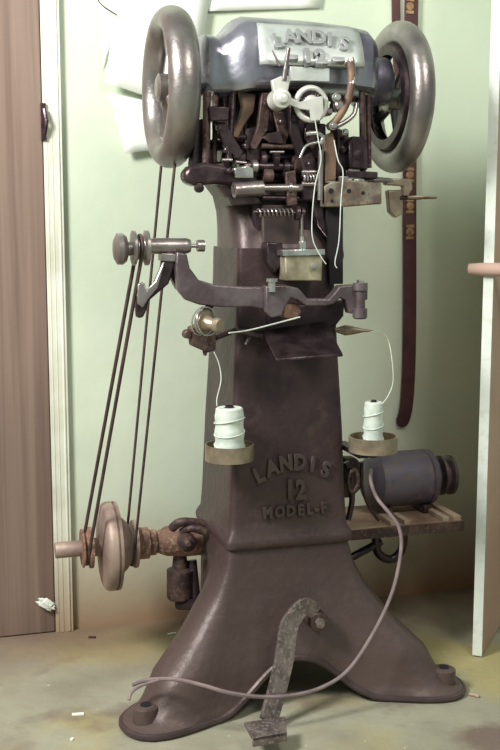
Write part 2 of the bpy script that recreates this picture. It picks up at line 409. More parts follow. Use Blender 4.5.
# ---- treadle pedal
mb = MB(); hc = M(316, 619, -.20)
mb.lathe(hc, V, [(-.03, .009), (-.022, .010), (-.021, .021), (.02, .023), (.06, .023)], 24)
pb = mb.build('pedal_pivot', 'rustdark', mach, bevel=.001)
mb = MB(); mb.lathe(hc, V, [(-.034, .0), (-.033, .011), (-.024, .012)], 6); mb.build('bolt', 'pedal', pb)
mb = MB()
c = [M(316, 612, -.215), M(305, 606, -.22), M(294, 617, -.23), M(288, 630, -.24), M(284, 660, -.25), M(277, 690, -.27), M(272, 708, -.285), M(268, 722, -.305)]
c = smooth_path(c, 5); rings = []
for i, p in enumerate(c):
    t = (c[min(i + 1, len(c) - 1)] - c[max(i - 1, 0)]).normalized(); s_ = Vector((t.z, 0, -t.x)).normalized() * (.017 + .004 * min(1, i / 15)); n_ = t.cross(s_.normalized()) * .005
    rings.append(mb.ring([p - s_ - n_, p + s_ - n_, p + s_ + n_, p - s_ + n_]))
mb.skin(rings); mb.build('pedal_arm', 'pedal', mach, bevel=.0015)
mb = MB(); zt = .055
def FZ(x, y, z):
    d = ray(x, y); X = CAM + d * ((z - H) / d.z) - O; return Vector((X.dot(UH), X.dot(VH), z))
P = [FZ(244, 722, .052), FZ(253, 738, .046), FZ(287, 732, .046), FZ(285, 716, .052)]
mb.skin([mb.ring(P), mb.ring([p - Vector((0, 0, .008)) for p in P])])
P2 = [FZ(250, 738, .046), FZ(286, 733, .046)]
mb.skin([mb.ring([P[1], P[2], P[2] - Vector((0, 0, .02)), P[1] - Vector((0, 0, .02))]), mb.ring([q_ + Vector((0, .006, 0)) for q_ in (P[1], P[2], P[2] - Vector((0, 0, .02)), P[1] - Vector((0, 0, .02)))])])
mb.build('pedal_pad', 'pedal', mach, bevel=.001)

# ---- handwheels
def handwheel(px, py, v, Rr, r, name, hub_l, hub_r, nsp=5, ph0=0.3, mm='wheel', wsq=1.0):
    c = M(px, py, v)
    mb = MB(); mb.torus(c, U, Rr, r, 72, 20, wsq); w_ = mb.build(name, mm, mach)
    mb = MB(); mb.lathe(c, U, [(-hub_l, .022), (-hub_l + .004, .030), (hub_r, .032)], 28); mb.build('hub', mm, w_)
    for k in range(nsp):
        a = 2 * math.pi * k / nsp + ph0; d = Vector((0, math.cos(a), math.sin(a)))
        mb = MB(); mb.tube([c + d * .018, c + d * Rr * .5 + Vector((.004, 0, 0)), c + d * (Rr - r * .3)], [.017, .012, .015], 12, flat=.7); mb.build('spoke', mm, w_)
    return w_, c
Lw, Lc = handwheel(170, 88, -.02, .143, .0285, 'handwheel', .03, .05, 5, .25, wsq=1.2)
Rw, Rc = handwheel(396, 98, -.02, .143, .028, 'handwheel', .03, .03, 5, .9)
mb = MB(); c = Rc + Vector((-.030, 0, 0)); mb.lathe(c, U, [(0, .095), (0, .116), (.010, .120), (.028, .116), (.028, .095)], 64, cap=False)
mb.build('belt_ring', 'dark', Rw)
mb = MB(); mb.lathe(Rc + Vector((-.006, 0, 0)), U, [(0, .112), (.004, .125)], 64, cap=False)
for k in range(22):
    a = 2 * math.pi * k / 22; mb.lathe(Rc + Vector((-.010, .119 * math.cos(a), .119 * math.sin(a))), U, [(0, .003), (.003, .008), (.012, .008)], 8)
mb.build('rivet_ring', 'rust', Rw, label='rusty riveted ring inside the wheel rim')
mb = MB(); p = Rc + Vector((0, 0, 0)); a0 = M(366, 74, -.03)
mb.lathe((a0.x, -.02, Rc.z + .035), U, [(-.02, .058), (-.004, .060), (0, .066), (.006, .066), (.010, .056), (.05, .054), (.055, .048)], 40)
mb.build('shaft_collar', 'head', mach)
# shaft
mb = MB(); mb.cyl(Lc, Rc, .014); mb.build('main_shaft', 'dark', mach)

# ---- head casting: sections along u
mb = MB(); rings = []
def hsec(px, yt, yb, vf, vb, e=3.2, v0=-.08):
    pt = M(px, yt, -.06); pb_ = M(px, yb, vf); u = M(px, (yt + yb) / 2, vf * .7).x; zc = (pt.z + pb_.z) / 2; hz = (pt.z - pb_.z) / 2; cy = (vf + vb) / 2; hy = (vb - vf) / 2
    out = []
    for i in range(48):
        a = 2 * math.pi * i / 48; ee = e if math.sin(a) > 0 else 9
        r_ = (abs(math.cos(a) / hy) ** ee + abs(math.sin(a) / hz) ** ee) ** (-1 / ee)
        out.append((u, cy + r_ * math.cos(a), zc + r_ * math.sin(a)))
    return mb.ring(out)
for args in ((204, 40, 88, -.085, .06), (206, 33, 92, -.10, .07), (212, 34, 93, -.105, .07), (218, 36, 93, -.105, .07), (228, 30, 92, -.12, .075), (238, 19, 91, -.135, .08, 2.6), (245, 16, 90, -.14, .08, 2.4), (256, 17, 88, -.145, .08, 2.4), (300, 20, 88, -.145, .08, 2.4), (350, 26, 90, -.145, .08, 2.4), (366, 30, 92, -.14, .08, 2.6), (372, 38, 96, -.115, .07), (374, 44, 92, -.09, .06)):
    rings.append(hsec(*args))
mb.skin(rings); hd = mb.build('head_casting', 'head', mach)
# nameplate
def quadM(pts, th=.006, vs=None):
    P = [M(x, y, v) for x, y, v in pts]; return P
mb = MB(); NP = [M(256, 25, -.118), M(357, 31, -.118), M(363, 69, -.163), M(259, 66, -.163)]
def platept(s_, t): return (NP[0] * (1 - s_) + NP[1] * s_) * (1 - t) + (NP[3] * (1 - s_) + NP[2] * s_) * t
nn = (NP[1] - NP[0]).cross(NP[3] - NP[0]).normalized()
if nn.y > 0: nn = -nn
rings = []
for i in range(9):
    t = i / 8; rings.append([platept(s_ / 12, t) + nn * .010 * math.sin(math.pi * t * .8) for s_ in range(13)])
fr = [mb.ring(r_) for r_ in rings]; mb.skin(fr, cap=False, closed=False)
mb.build('nameplate', 'plate', mach, solid=.012); npl = bpy.data.objects['nameplate']; npl.modifiers['solid'].offset = 0
ex = (NP[1] - NP[0]).normalized(); ez = nn; ey = ez.cross(ex).normalized()
if ey.z < 0: ey = -ey
def onplate(px, py, sx=1.0, rot=0):
    s_ = (px - 258) / 101; t = (py - 28 - s_ * 5) / 38
    p = platept(s_, t) + nn * (.0095 + .010 * math.sin(math.pi * max(0, min(1, t - .1)) * .8))
    mm_ = Matrix(((ex.x, ey.x, ez.x, p.x), (ex.y, ey.y, ez.y, p.y), (ex.z, ey.z, ez.z, p.z), (0, 0, 0, 1)))
    return mm_ @ Matrix.Rotation(rot, 4, 'Z') @ Matrix.Scale(sx, 4, (1, 0, 0))
xs2 = [(276, 54, 8), (288, 50, 4), (301, 50, 0), (315, 51, -4), (325, 53, -8), (338, 57, -15)]
Lt = text_parts('LANDIS', .045, lambda i, c: onplate(xs2[i][0], xs2[i][1], 1.0, R(xs2[i][2])), .004, 'lettering', 'letter', npl, .001); Lt['label'] = 'raised word LANDIS on the plate'
xs3 = [287, 302, 315, 332]
Lt = text_parts('-12-', .044, lambda i, c: onplate(xs3[i], (68, 69, 70, 71)[i], (1.5, 1, 1, 1.5)[i]), .007, 'lettering', 'letter', npl, .0016); Lt['label'] = 'raised -12- on the plate'
mb = MB(); mb.prism([(290, 66), (330, 68), (330, 82), (292, 81)], -.172, .02); mb.build('guard_tab', 'plate', mach, bevel=.002)

# ---- silver tension dial & lever
c = M(311, 104, -.185)
mb = MB(); s_ = 1 / SC(c)
mb.torus(c, V, 15.5 * s_, 3.2 * s_, 40, 10); mb.lathe(c, V, [(.0, 14 * s_), (.004, 14 * s_)], 32)
dial = mb.build('tension_dial', 'silver', mach)
mb = MB()
for k in range(24):
    a = 2 * math.pi * k / 24; p = c + Vector((math.cos(a), 0, math.sin(a))) * 10.5 * s_
    mb.box(p + Vector((0, -.004, 0)), (.0016, .003, .005), Matrix.Rotation(-a + R(90), 3, 'Y'))
mb.build('ratchet_teeth', 'black', dial, label='dark ratchet teeth')
mb = MB(); mb.lathe(c + Vector((0, -.004, 0)), V, [(-.010, .001), (-.009, 5 * s_), (-.002, 9 * s_), (.002, 9.5 * s_)], 28); mb.build('dial_cap', 'silver', dial)
mb = MB(); mb.prism([(288, 96), (300, 102), (311, 98), (323, 96), (324, 112), (320, 120), (312, 121), (310, 110), (300, 109), (288, 104)], -.200, .007); mb.build('dial_finger', 'silver', mach, bevel=.0015)
mb = MB(); p = M(281, 99, -.19)
mb.lathe(p, V, [(-.022, .003), (-.021, .010), (-.012, .012), (-.011, .020), (.03, .022)], 24)
mb.prism([(272, 80), (286, 74), (291, 78), (288, 92), (288, 104), (276, 104), (274, 92)], -.196, .014); kb = mb.build('lever_boss', 'silver', mach, bevel=.002)
mb = MB(); mb.tube([M(284, 80, -.195), M(286, 66, -.20), M(289, 48, -.205)], [.006, .005, .0035], 10); mb.tube([M(280, 66, -.195), M(272, 50, -.19)], [.004, .001], 8)
mb.build('tension_lever', 'steel', kb)
# small fittings to the right of the dial
def rods(name, m_, items, n=12, label=None, bevel=0):
    for it in items:
        mb = MB(); r_ = it[-1]; pts = [M(*q_) for q_ in it[:-1]]
        if len(pts) > 2: pts = smooth_path(pts, 5)
        mb.tube(pts, r_ if not isinstance(r_, tuple) else [r_[0] + (r_[1] - r_[0]) * i / (len(pts) - 1) for i in range(len(pts))], n)
        o = mb.build(name, m_, mach, label=label, bevel=bevel)
    return o
def knob(name, m_, items, n=20):
    for x, y, v, r_, L in items:
        mb = MB(); p = M(x, y, v); mb.lathe(p, V, [(-L, r_ * .55), (-L * .85, r_ * .8), (-L * .5, r_ * .85), (-L * .45, r_), (L * .6, r_)], n); o = mb.build(name, m_, mach)
    return o
rods('curved_lever', 'cam', [((350, 62, -.18), (352, 80, -.185), (347, 102, -.185), (338, 118, -.185), (328, 128, -.18), (.009, .008))])
rods('thumb_lever', 'steel', [((351, 58, -.178), (353, 74, -.184), (352, 84, -.186), (.006, .009))])
rods('hook_lever', 'steel', [((356, 104, -.18), (354, 114, -.185), (345, 122, -.187), (335, 127, -.187), .005)])
knob('lock_screw', 'bright', [(335, 98, -.18, .010, .02), (332, 126, -.192, .009, .018), (344, 132, -.18, .007, .015)])
knob('lock_screw', 'steel', [(337, 106, -.17, .013, .02), (327, 112, -.17, .009, .02)])
rods('feed_finger', 'bright', [((306, 134, -.19), (316, 133, -.193), (323, 137, -.19), (320, 144, -.19), .0045), ((300, 158, -.19), (306, 146, -.19), (318, 142, -.193), .003)])
mb = MB(); mb.prism([(323, 136), (333, 132), (337, 150), (336, 180), (325, 182), (325, 150)], -.165, .018); mb.build('presser_bar', 'cam', mach, bevel=.002)
rods('push_rod', 'rustdark', [((362, 92, -.12), (363, 180, -.12), .007), ((368, 95, -.11), (369, 168, -.11), .006)])
mb = MB(); mb.prism([(349, 142), (353, 136), (364, 137), (368, 142), (368, 170), (349, 168)], -.150, .05); ob = mb.build('oil_box', 'dark', mach, bevel=.003)
mb = MB(); p = M(358, 155, -.152); mb.lathe(p, V, [(-.003, .006), (-.002, .011), (.002, .012)], 20); mb.box(p + Vector((0, 0, 0)), (.013, .001, .026)); mb.build('sight_glass', 'black', ob)
mb = MB(); mb.prism([(346, 170), (378, 172), (378, 179), (346, 177)], -.155, .06); mb.build('box_shelf', 'dark', mach, bevel=.002)
def spring(a, b_, r_, turns, wire, name, m_):
    a = Vector(a); b_ = Vector(b_); d = b_ - a; L = d.length; d.normalize(); x = d.orthogonal().normalized(); y = d.cross(x); pts = []
    n = turns * 14
    for i in range(n + 1):
        t = i / n; an = 2 * math.pi * turns * t; pts.append(a + d * L * t + x * math.cos(an) * r_ + y * math.sin(an) * r_)
    mb = MB(); mb.tube(pts, wire, 8); return mb.build(name, m_, mach)
# central dark linkage cluster
for args in (
    ('cam_arm', 'cam', [(240, 92), (256, 94), (254, 112), (245, 124), (238, 138), (231, 136), (240, 118), (243, 106)], -.10, .02),
    ('bearing_block', 'dark', [(209, 106), (229, 107), (229, 120), (210, 121)], -.13, .05),
    ('bearing_block', 'dark', [(268, 133), (282, 131), (284, 144), (270, 143), (263, 138)], -.13, .04),
    ('side_plate', 'black', [(258, 92), (300, 94), (300, 128), (276, 134), (258, 128)], -.08, .05),
    ('side_plate', 'black', [(296, 120), (326, 124), (326, 205), (298, 206)], -.09, .05),
    ('side_plate', 'black', [(236, 150), (300, 150), (300, 172), (236, 172)], -.06, .05),
    ('swing_arm', 'rustdark', [(262, 92), (272, 93), (268, 130), (256, 150), (250, 148), (258, 126)], -.12, .015),
    ('swing_arm', 'dark', [(290, 96), (298, 98), (300, 130), (306, 152), (298, 156), (290, 130)], -.14, .015),
):
    mb = MB(); mb.prism(args[2], args[3], args[4]); mb.build(args[0], args[1], mach, bevel=.002)
rods('support_post', 'rustdark', [((207, 92, -.11), (206, 170, -.12), .009), ((216, 92, -.08), (214, 165, -.08), .006)])
rods('support_post', 'dark', [((233, 92, -.10), (229, 160, -.11), .007), ((246, 92, -.06), (244, 200, -.07), .008)])
rods('cross_shaft', 'dark', [((238, 166, -.11), (300, 167, -.11), .010), ((230, 173, -.09), (345, 176, -.08), .012)])
rods('cross_shaft', 'steel', [((262, 188, -.13), (322, 188, -.13), .0085)])
rods('cross_shaft', 'black', [((205, 145, -.06), (345, 150, -.06), .012), ((228, 156, -.09), (330, 158, -.09), .008), ((262, 198, -.12), (325, 199, -.12), .007)])
# eccentric discs along the shafts
def discs(name, m_, items):
    for x, y, v, r_, L in items:
        mb = MB(); mb.lathe(M(x, y, v), U, [(-L, r_ * .8), (-L * .9, r_), (L * .9, r_), (L, r_ * .8)], 24); o = mb.build(name, m_, mach)
    return o
discs('eccentric', 'dark', [(222, 148, -.06, .030, .008), (250, 150, -.08, .028, .007), (262, 160, -.10, .022, .006), (274, 160, -.10, .025, .006), (285, 168, -.11, .018, .006)])
discs('eccentric', 'rustdark', [(240, 158, -.09, .020, .007), (296, 165, -.11, .019, .008), (268, 176, -.12, .015, .01)])
discs('shaft_collar', 'steel', [(254, 167, -.115, .015, .006), (247, 190, -.13, .013, .006), (290, 188, -.13, .012, .004), (308, 188, -.13, .012, .006)])
for args in (
    ('back_plate', 'black', [(213, 92), (246, 92), (246, 130), (236, 133), (231, 130), (214, 130)], .02, .02),
    ('back_plate', 'black', [(206, 142), (250, 144), (250, 163), (232, 164), (206, 163)], .02, .02),
    ('back_plate', 'dark', [(225, 126), (230, 126), (231, 150), (226, 150)], .0, .02),
    ('lever_plate', 'dark', [(306, 122), (322, 124), (324, 140), (312, 150), (304, 138)], -.135, .012),
    ('lever_plate', 'rustdark', [(272, 110), (284, 112), (290, 132), (284, 150), (274, 146), (278, 130)], -.115, .012),
    ('connecting_link', 'dark', [(300, 158), (312, 152), (316, 160), (316, 200), (304, 200), (304, 170)], -.145, .012),
    ('connecting_link', 'rustdark', [(286, 172), (296, 170), (298, 205), (288, 206)], -.135, .012),
    ('gear_case', 'black', [(196, 120), (206, 118), (208, 165), (192, 166)], -.10, .04),
    ('gear_case', 'dark', [(338, 128), (349, 132), (349, 176), (338, 178)], -.12, .05),
    ('rocker_arm', 'dark', [(216, 124), (226, 122), (236, 140), (244, 152), (238, 160), (224, 146)], -.115, .012),
    ('rocker_arm', 'black', [(248, 128), (258, 126), (262, 150), (258, 164), (246, 160)], -.105, .02),
): mb = MB(); mb.prism(args[2], args[3], args[4]); mb.build(args[0], args[1], mach, bevel=.002)
rods('pin', 'steel', [((222, 160, -.12), (232, 160, -.12), .0045), ((236, 162, -.125), (246, 163, -.125), .0035), ((302, 172, -.15), (318, 172, -.15), .0045), ((302, 184, -.15), (320, 184, -.15), .005), ((270, 152, -.135), (284, 152, -.135), .003)])
spring(M(303, 178, -.155), M(318, 178, -.155), .007, 5, .0018, 'coil_spring', 'steel')
knob('bolt_head', 'dark', [(226, 150, -.13, .006, .008), (246, 146, -.12, .007, .01), (281, 122, -.13, .007, .01), (310, 132, -.145, .006, .01), (343, 150, -.13, .007, .01), (294, 118, -.15, .006, .01), (309, 164, -.155, .005, .008), (266, 104, -.13, .007, .008), (344, 138, -.13, .005, .01), (219, 128, -.125, .006, .01)])
rods('cross_shaft', 'rustdark', [((215, 136, -.09), (262, 138, -.09), .006), ((262, 146, -.12), (300, 147, -.12), .0055)])
# ---- left link and cylinder
mb = MB(); mb.prism([(184, 173), (190, 166), (205, 162), (224, 165), (236, 172), (258, 176), (258, 186), (236, 186), (215, 184), (196, 186), (186, 182)], -.14, .05); mb.build('side_link', 'dark', mach, bevel=.008)
mb = MB(); a = M(233, 190, -.15); b_ = M(262, 188, -.145); mb.lathe(a, b_ - a, [(0, .010), (.002, .016), ((b_ - a).length, .016), ((b_ - a).length + .003, .009)], 24)
cy = mb.build('link_cylinder', 'steel', mach); mb = MB(); mb.lathe(a, a - b_, [(-.001, .010), (.001, .010)], 18); mb.build('cylinder_bore', 'black', cy)
knob('link_bolt', 'black', [(199, 188, -.14, .010, .01), (229, 171, -.15, .006, .01)])
mb = MB(); mb.prism([(234, 168), (248, 165), (254, 168), (254, 178), (236, 178)], -.16, .02); mb.build('bright_clamp', 'bright', mach, bevel=.003)
mb = MB(); mb.prism([(228, 196), (260, 196), (262, 204), (232, 206)], -.11, .08); mb.build('frame_lug', 'neck', mach, bevel=.004)
# front casting between the needle bar and the frame
mb = MB(); mb.prism([(252, 196), (325, 198), (332, 225), (343, 240), (345, 256), (338, 282), (268, 288), (262, 250), (254, 225)], -.10, .045); mb.build('front_casting', 'black', mach, bevel=.006)
mb = MB(); mb.prism([(262, 204), (300, 204), (300, 284), (264, 286)], -.112, .02); mb.build('face_slide', 'neck', mach, bevel=.004)
mb = MB(); mb.prism([(312, 200), (322, 200), (326, 224), (336, 238), (336, 268), (330, 270), (330, 242), (318, 226)], -.125, .02); mb.build('guide_rib', 'dark', mach, bevel=.003)
mb = MB(); mb.prism([(327, 206), (343, 206), (343, 284), (330, 284)], -.135, .012); mb.build('recess_shade', 'hole', mach)  # near-black plate standing in for the shade in the column's recess
# spring
spring(M(258, 213, -.15), M(294, 213, -.15), .0085, 9, .0021, 'coil_spring', 'steel')
rods('spring_rod', 'dark', [((254, 212, -.15), (302, 213, -.15), .004)])
discs('spring_washer', 'dark', [(297, 213, -.15, .016, .004), (302, 213, -.15, .012, .004)])
rods('needle_bar', 'steel', [((302, 214, -.16), (302, 242, -.16), .003), ((321, 150, -.165), (320, 200, -.16), .006)])
# brass shoe block
mb = MB(); mb.prism([(285, 255), (323, 255), (322, 281), (286, 281)], -.185, .05); blk = mb.build('needle_block', 'block', mach, bevel=.003)
mb = MB(); mb.prism([(283, 250), (325, 249), (325, 255), (283, 256)], -.190, .06); mb.build('block_cap', 'bright', blk, bevel=.001)
mb = MB(); mb.lathe(M(313, 266, -.187), V, [(-.008, .001), (-.007, .006), (0, .0065)], 16); mb.build('knob', 'bright', blk)
mb = MB(); mb.box(M(302, 246, -.17), (.007, .006, .010)); mb.lathe(M(302, 244, -.17), Z, [(0, .005), (.016, .0045)], 12); mb.build('clamp_nut', 'bright', blk, bevel=.001)
mb = MB(); mb.prism([(267, 242), (283, 243), (283, 262), (275, 274), (268, 262)], -.15, .04); mb.build('side_lug', 'dark', mach, bevel=.003)

# ---- right bar and brass disc
mb = MB(); mb.prism([(324, 186), (331, 182), (350, 180), (382, 183), (382, 204), (345, 207), (325, 207)], -.165, .035); rb = mb.build('gauge_bar', 'olive', mach, bevel=.003)
for x, y, r_ in ((331, 191, .006), (349, 191, .005), (332, 201, .0035), (363, 193, .004)):
    mb = MB(); mb.lathe(M(x, y, -.1655), V, [(-.0008, r_), (.001, r_)], 14); mb.build('screw_hole', 'hole', rb)
for q_ in ((342, 179, .006), (358, 181, .004)):
    mb = MB(); mb.box(M(q_[0], q_[1], -.15), (.012, .010, q_[2])); mb.build('clamp_bar', 'steel', mach, bevel=.002)
rods('gauge_arm', 'steel', [((362, 181, -.13), (380, 180, -.13), (400, 182, -.12), .006)])
mb = MB(); mb.prism([(386, 178), (412, 179), (413, 189), (409, 196), (404, 196), (404, 186), (386, 185)], -.13, .02); mb.prism([(388, 190), (403, 190), (403, 214), (396, 218), (390, 212)], -.12, .02); mb.build('gauge_bracket', 'brass', mach, bevel=.003)
dc = M(421, 197.5, -.12); mb = MB(); mb.lathe(dc, Z, [(-.004, .012), (-.003, .034), (0, .038), (.003, .035), (.0045, .01)], 40); mb.build('gauge_disc', 'brass', mach)
rods('disc_shaft', 'dark', [((400, 198, -.12), (421, 198, -.12), .004)])

# ---- work arm with the winder at its left end
mb = MB(); mb.prism([(177, 252), (187, 254), (190, 268), (199, 280), (216, 285), (244, 287), (268, 287), (268, 313), (262, 309), (252, 307), (220, 307), (200, 305), (186, 300), (178, 290), (176, 270)], -.19, .022)
mb.build('work_arm', 'arm', mach, bevel=.003)
mb = MB(); mb.prism([(266, 286), (284, 285), (298, 288), (303, 293), (308, 299), (329, 299), (335, 293), (340, 286), (362, 284), (368, 286), (368, 300), (357, 301), (357, 313), (350, 314), (346, 300), (340, 298), (334, 304), (326, 306), (306, 306), (298, 300), (291, 298), (286, 306), (282, 316), (272, 318), (266, 312)], -.205, .03)
ta = mb.build('table_yoke', 'arm', mach, bevel=.003)
mb = MB(); p = M(362, 290, -.20)
p0 = M(361, 300, -.215); top = M(361, 283, -.215).z; bot = M(361, 319, -.215).z
mb.lathe((p0.x, p0.y + .005, bot), Z, [(0, .012), (.003, .016), (.022, .016), (.024, .011), (top - bot - .018, .011), (top - bot - .016, .016), (top - bot, .016)], 24)
mb.build('yoke_hinge', 'arm', mach)
mb = MB(); mb.lathe((p0.x, p0.y + .005, top), Z, [(0, .008), (.006, .008), (.007, .004)], 6); mb.build('yoke_screw', 'bright', mach); mb = MB(); mb.lathe(M(272, 286, -.21), Z, [(-.012, .008), (.008, .008), (.009, .012), (.016, .012), (.017, .004)], 18)
mb.build('yoke_screw', 'bright', mach)
mb = MB(); mb.prism([(284, 303), (300, 304), (302, 312), (296, 320), (284, 318)], -.19, .03); mb.build('rusty_shoe', 'rust', mach, bevel=.003)
mb = MB(); mb.prism([(268, 308), (345, 300), (344, 316), (336, 326), (268, 336)], -.13, .03); mb.build('under_bracket', 'black', mach, bevel=.004)
# tilted plate
pp = [M(262, 330, -.13), M(326, 321, -.13), M(343, 354, -.235), M(276, 359, -.235)]
mb = MB(); mb.skin([mb.ring(pp), mb.ring([q_ - Vector((0, 0, .006)) for q_ in pp])]); mb.build('drip_plate', 'dark', mach, bevel=.0015)
rods('plate_stay', 'dark', [((236, 330, -.15), (262, 336, -.14), .008), ((246, 345, -.14), (250, 336, -.14), .005)])
# winder on the arm end
ax = M(150, 248, -.16); sc = 1 / SC(ax)
def lu(name, m_, x0, y0, v, prof, parent=None, n=32):
    c_ = M(x0, y0, v); s1_ = 1 / SC(c_); mb = MB()
    mb.lathe(c_, U, [((M(x, y0 - (x - x0) * 0, v).x - c_.x), r_ * s1_) for x, r_ in prof], n); return mb.build(name, m_, parent or mach)
lu('winder_knob', 'wheel', 121, 249, -.16, [(113, 2), (114, 10), (117, 15.5), (122, 16), (126, 13), (128, 7), (133, 6), (136, 9)])
wp = lu('winder_pulley', 'wheel', 140, 248, -.16, [(132, 6), (132.5, 17.5), (135, 17.5), (137, 12), (140, 11.5), (143, 13), (145, 17.5), (148, 17.5), (149, 8)])
lu('winder_spindle', 'steel', 170, 246, -.16, [(148, 7.5), (156, 8), (186, 8), (190, 6.5), (191, 2), (197, 2), (197.2, 6), (204, 6), (204.5, 4)])
mb = MB(); mb.prism([(163, 252), (176, 252), (176, 262), (169, 284), (157, 294), (149, 301), (147, 310), (143, 318), (137, 318), (136, 306), (138, 296), (146, 293), (155, 282), (161, 268)], -.175, .02); mb.build('winder_bracket', 'dark', mach, bevel=.004)
mb = MB(); mb.prism([(138, 284), (144, 282), (147, 290), (155, 282), (163, 262), (165, 262), (158, 288), (148, 300), (143, 308), (138, 304)], -.184, .01); mb.build('belt_guide', 'steel', mach, bevel=.003)
mb = MB(); mb.prism([(162, 253), (176, 254), (176, 262), (162, 261)], -.18, .04); mb.build('spindle_clamp', 'steel', mach, bevel=.002)
mb = MB(); mb.prism([(167, 262), (181, 262), (184, 292), (178, 290), (168, 272)], -.16, .03); mb.build('arm_web', 'black', mach, bevel=.002)

# ---- tension unit below the arm
tc_ = M(210, 322, -.21)
mb = MB(); mb.lathe(M(202, 322, -.20), (.55, -.8, -.1), [(0, .025), (.008, .027), (.012, .026), (.014, .018), (.024, .013), (.036, .011), (.038, .015), (.046, .016), (.050, .013)], 28); tu = mb.build('thread_tensioner', 'brass', mach)
mb = MB()
for k, rr in enumerate((.030, .0285, .0295)): mb.torus(M(202, 321, -.205) + Vector((.004 * k, -.006 * k, 0)), (.5, -.8, .15 * (k - 1)), rr, .0016, 36, 6)
mb.build('wire_coil', 'bright', tu)
mb = MB(); mb.prism([(190, 328), (200, 324), (216, 332), (216, 350), (208, 353), (192, 346)], -.19, .03); mb.lathe(M(187, 334, -.18), V, [(-.012, .009), (.01, .010)], 16); mb.lathe(M(205, 353, -.18), Z, [(-.006, .004), (.01, .006)], 12)
mb.build('tensioner_body', 'rustdark', mach, bevel=.003)
rods('tensioner_stay', 'black', [((205, 312, -.175), (214, 300, -.17), .008), ((215, 338, -.165), (236, 330, -.14), .006)])
# awl point at the right
mb = MB(); a = M(336, 330, -.13); b_ = M(380, 331, -.17); mb.lathe(a, b_ - a, [(0, .005), (.02, .012), (.035, .010), (.06, .004), (.085, .0015)], 16); mb.build('thread_guide_point', 'brass', mach)

# ---- thread trays on brackets
TR = []
for nm, x, y, lab in (('l', 229.5, 455, None), ('r', 373, 446.5, None)):
    p = M(x, y, -.20); TR.append(p); r_ = 24.5 / SC(p)
    mb = MB(); mb.lathe(p, Z, [(-.010, .001), (-.010, r_), (.024, r_), (.024, r_ - .003), (-.006, r_ - .003), (-.006, .001)], 56)
    t_ = mb.build('thread_tray', 'brass', mach)
    mb = MB(); q_ = Vector((p.x, p.y, p.z - .010))
    if nm == 'l': mb.box(q_ + Vector((.01, .045, -.005)), (.008, .065, .005))
    else: mb.box(q_ + Vector((-.028, .055, -.006)), (.012, .07, .006)); mb.lathe(q_, Z, [(-.014, .010), (0, .012)], 16)
    mb.build('tray_bracket', 'black', t_, bevel=.001)
rods('bracket_hook', 'rustdark', [((352, 470, -.12), (348, 480, -.12), (352, 492, -.12), (358, 484, -.12), (357, 472, -.12), (352, 470, -.12), .005)])
rods('bracket_rod', 'dark', [((362, 462, -.10), (362, 485, -.08), (368, 505, -.05), (378, 520, 0), .004), ((346, 462, -.10), (350, 475, -.1), (352, 500, -.08), (348, 520, -.08), .007)])
mb = MB(); mb.prism([(344, 458), (356, 458), (364, 466), (364, 486), (352, 498), (344, 498)], -.08, .03); mb.build('side_bracket', 'rustdark', mach, bevel=.003)

# ---- clutch shaft at lower left
VC = .14; CL = (108, 546)
def cl(name, m_, prof, n=40, parent=None): return lu(name, m_, CL[0], CL[1], VC, prof, parent, n)
cl('clutch_shaft', 'tan', [(55, 7.5), (56, 8), (84, 8)], 24)
sp = cl('small_pulley', 'rust', [(81, 8), (81.5, 19), (83, 19.5), (85, 15), (87, 15), (89, 20.5), (92, 20.5), (92.5, 10)])
cl('clutch_hub', 'tan', [(92, 9), (106, 10)])
cl('clutch_disc', 'tan', [(100, 12), (102, 40), (104, 43), (107, 44.5), (112, 44.5), (112.3, 42), (114, 42), (114.3, 44.5), (117, 44), (118, 25)], 64)
hp = cl('hub_pulley', 'tan', [(118, 27), (122, 28), (126, 24), (129, 20), (131, 20), (133, 24), (136, 24), (137, 14)], 40)
cl('bearing_sleeve', 'rust', [(136, 13), (138, 16), (148, 16), (149, 13), (155, 13), (157, 11), (166, 15), (182, 17), (196, 17), (210, 17)], 28)
rods('linkage_fork', 'rustdark', [((172, 528, .08), (182, 522, .06), (205, 524, .06), .011), ((182, 532, .07), (192, 528, .05), (206, 532, .04), .010)])
knob('linkage_bolt', 'rustdark', [(187, 542, .05, .022, .02), (187, 542, .03, .010, .02)])
mb = MB(); p = M(180, 565, .14); mb.lathe(p, Z, [(-.085, .030), (-.080, .034), (-.012, .033), (-.006, .02), (.03, .016), (.05, .014)], 28); mb.build('hanging_cylinder', 'rustdark', mach)
rods('lower_bracket', 'black', [((178, 604, .14), (196, 604, .10), (205, 600, .05), .014), ((192, 560, .14), (196, 600, .12), .012)])

# ================================================================== DRIVE BELTS
def belt(pa, ra, pb_, rb_, wire, name, label, mm_='belt'):
    """loop round two pulleys; centres pa (upper) and pb_ (lower), pulleys turn about the u axis"""
    pa = Vector(pa); pb_ = Vector(pb_); L = (Vector((0, pb_.y, pb_.z)) - Vector((0, pa.y, pa.z))); ang = math.atan2(L.z, L.y); pts = []
    for k in range(17):
        a = ang + math.pi / 2 + math.pi * k / 16; pts.append(Vector((pa.x, pa.y + ra * math.cos(a), pa.z + ra * math.sin(a))))
    for k in range(17):
        a = ang - math.pi / 2 + math.pi * k / 16; pts.append(Vector((pb_.x, pb_.y + rb_ * math.cos(a), pb_.z + rb_ * math.sin(a))))
    mb = MB(); mb.tube(pts, wire, 8, closed=True); return mb.build(name, mm_, label=label, cat='belt', base=pb_)
hpu = M(131, 546, VC); hpu = Vector((M(130.5, CL[1], VC).x, VC, M(*CL, VC).z)); s_ = 1 / SC(hpu)
belt(Lc + Vector((.012, 0, 0)), .070, hpu, 21 * s_, .0033, 'drive_belt', 'drive belt running from the left handwheel down to the clutch hub')
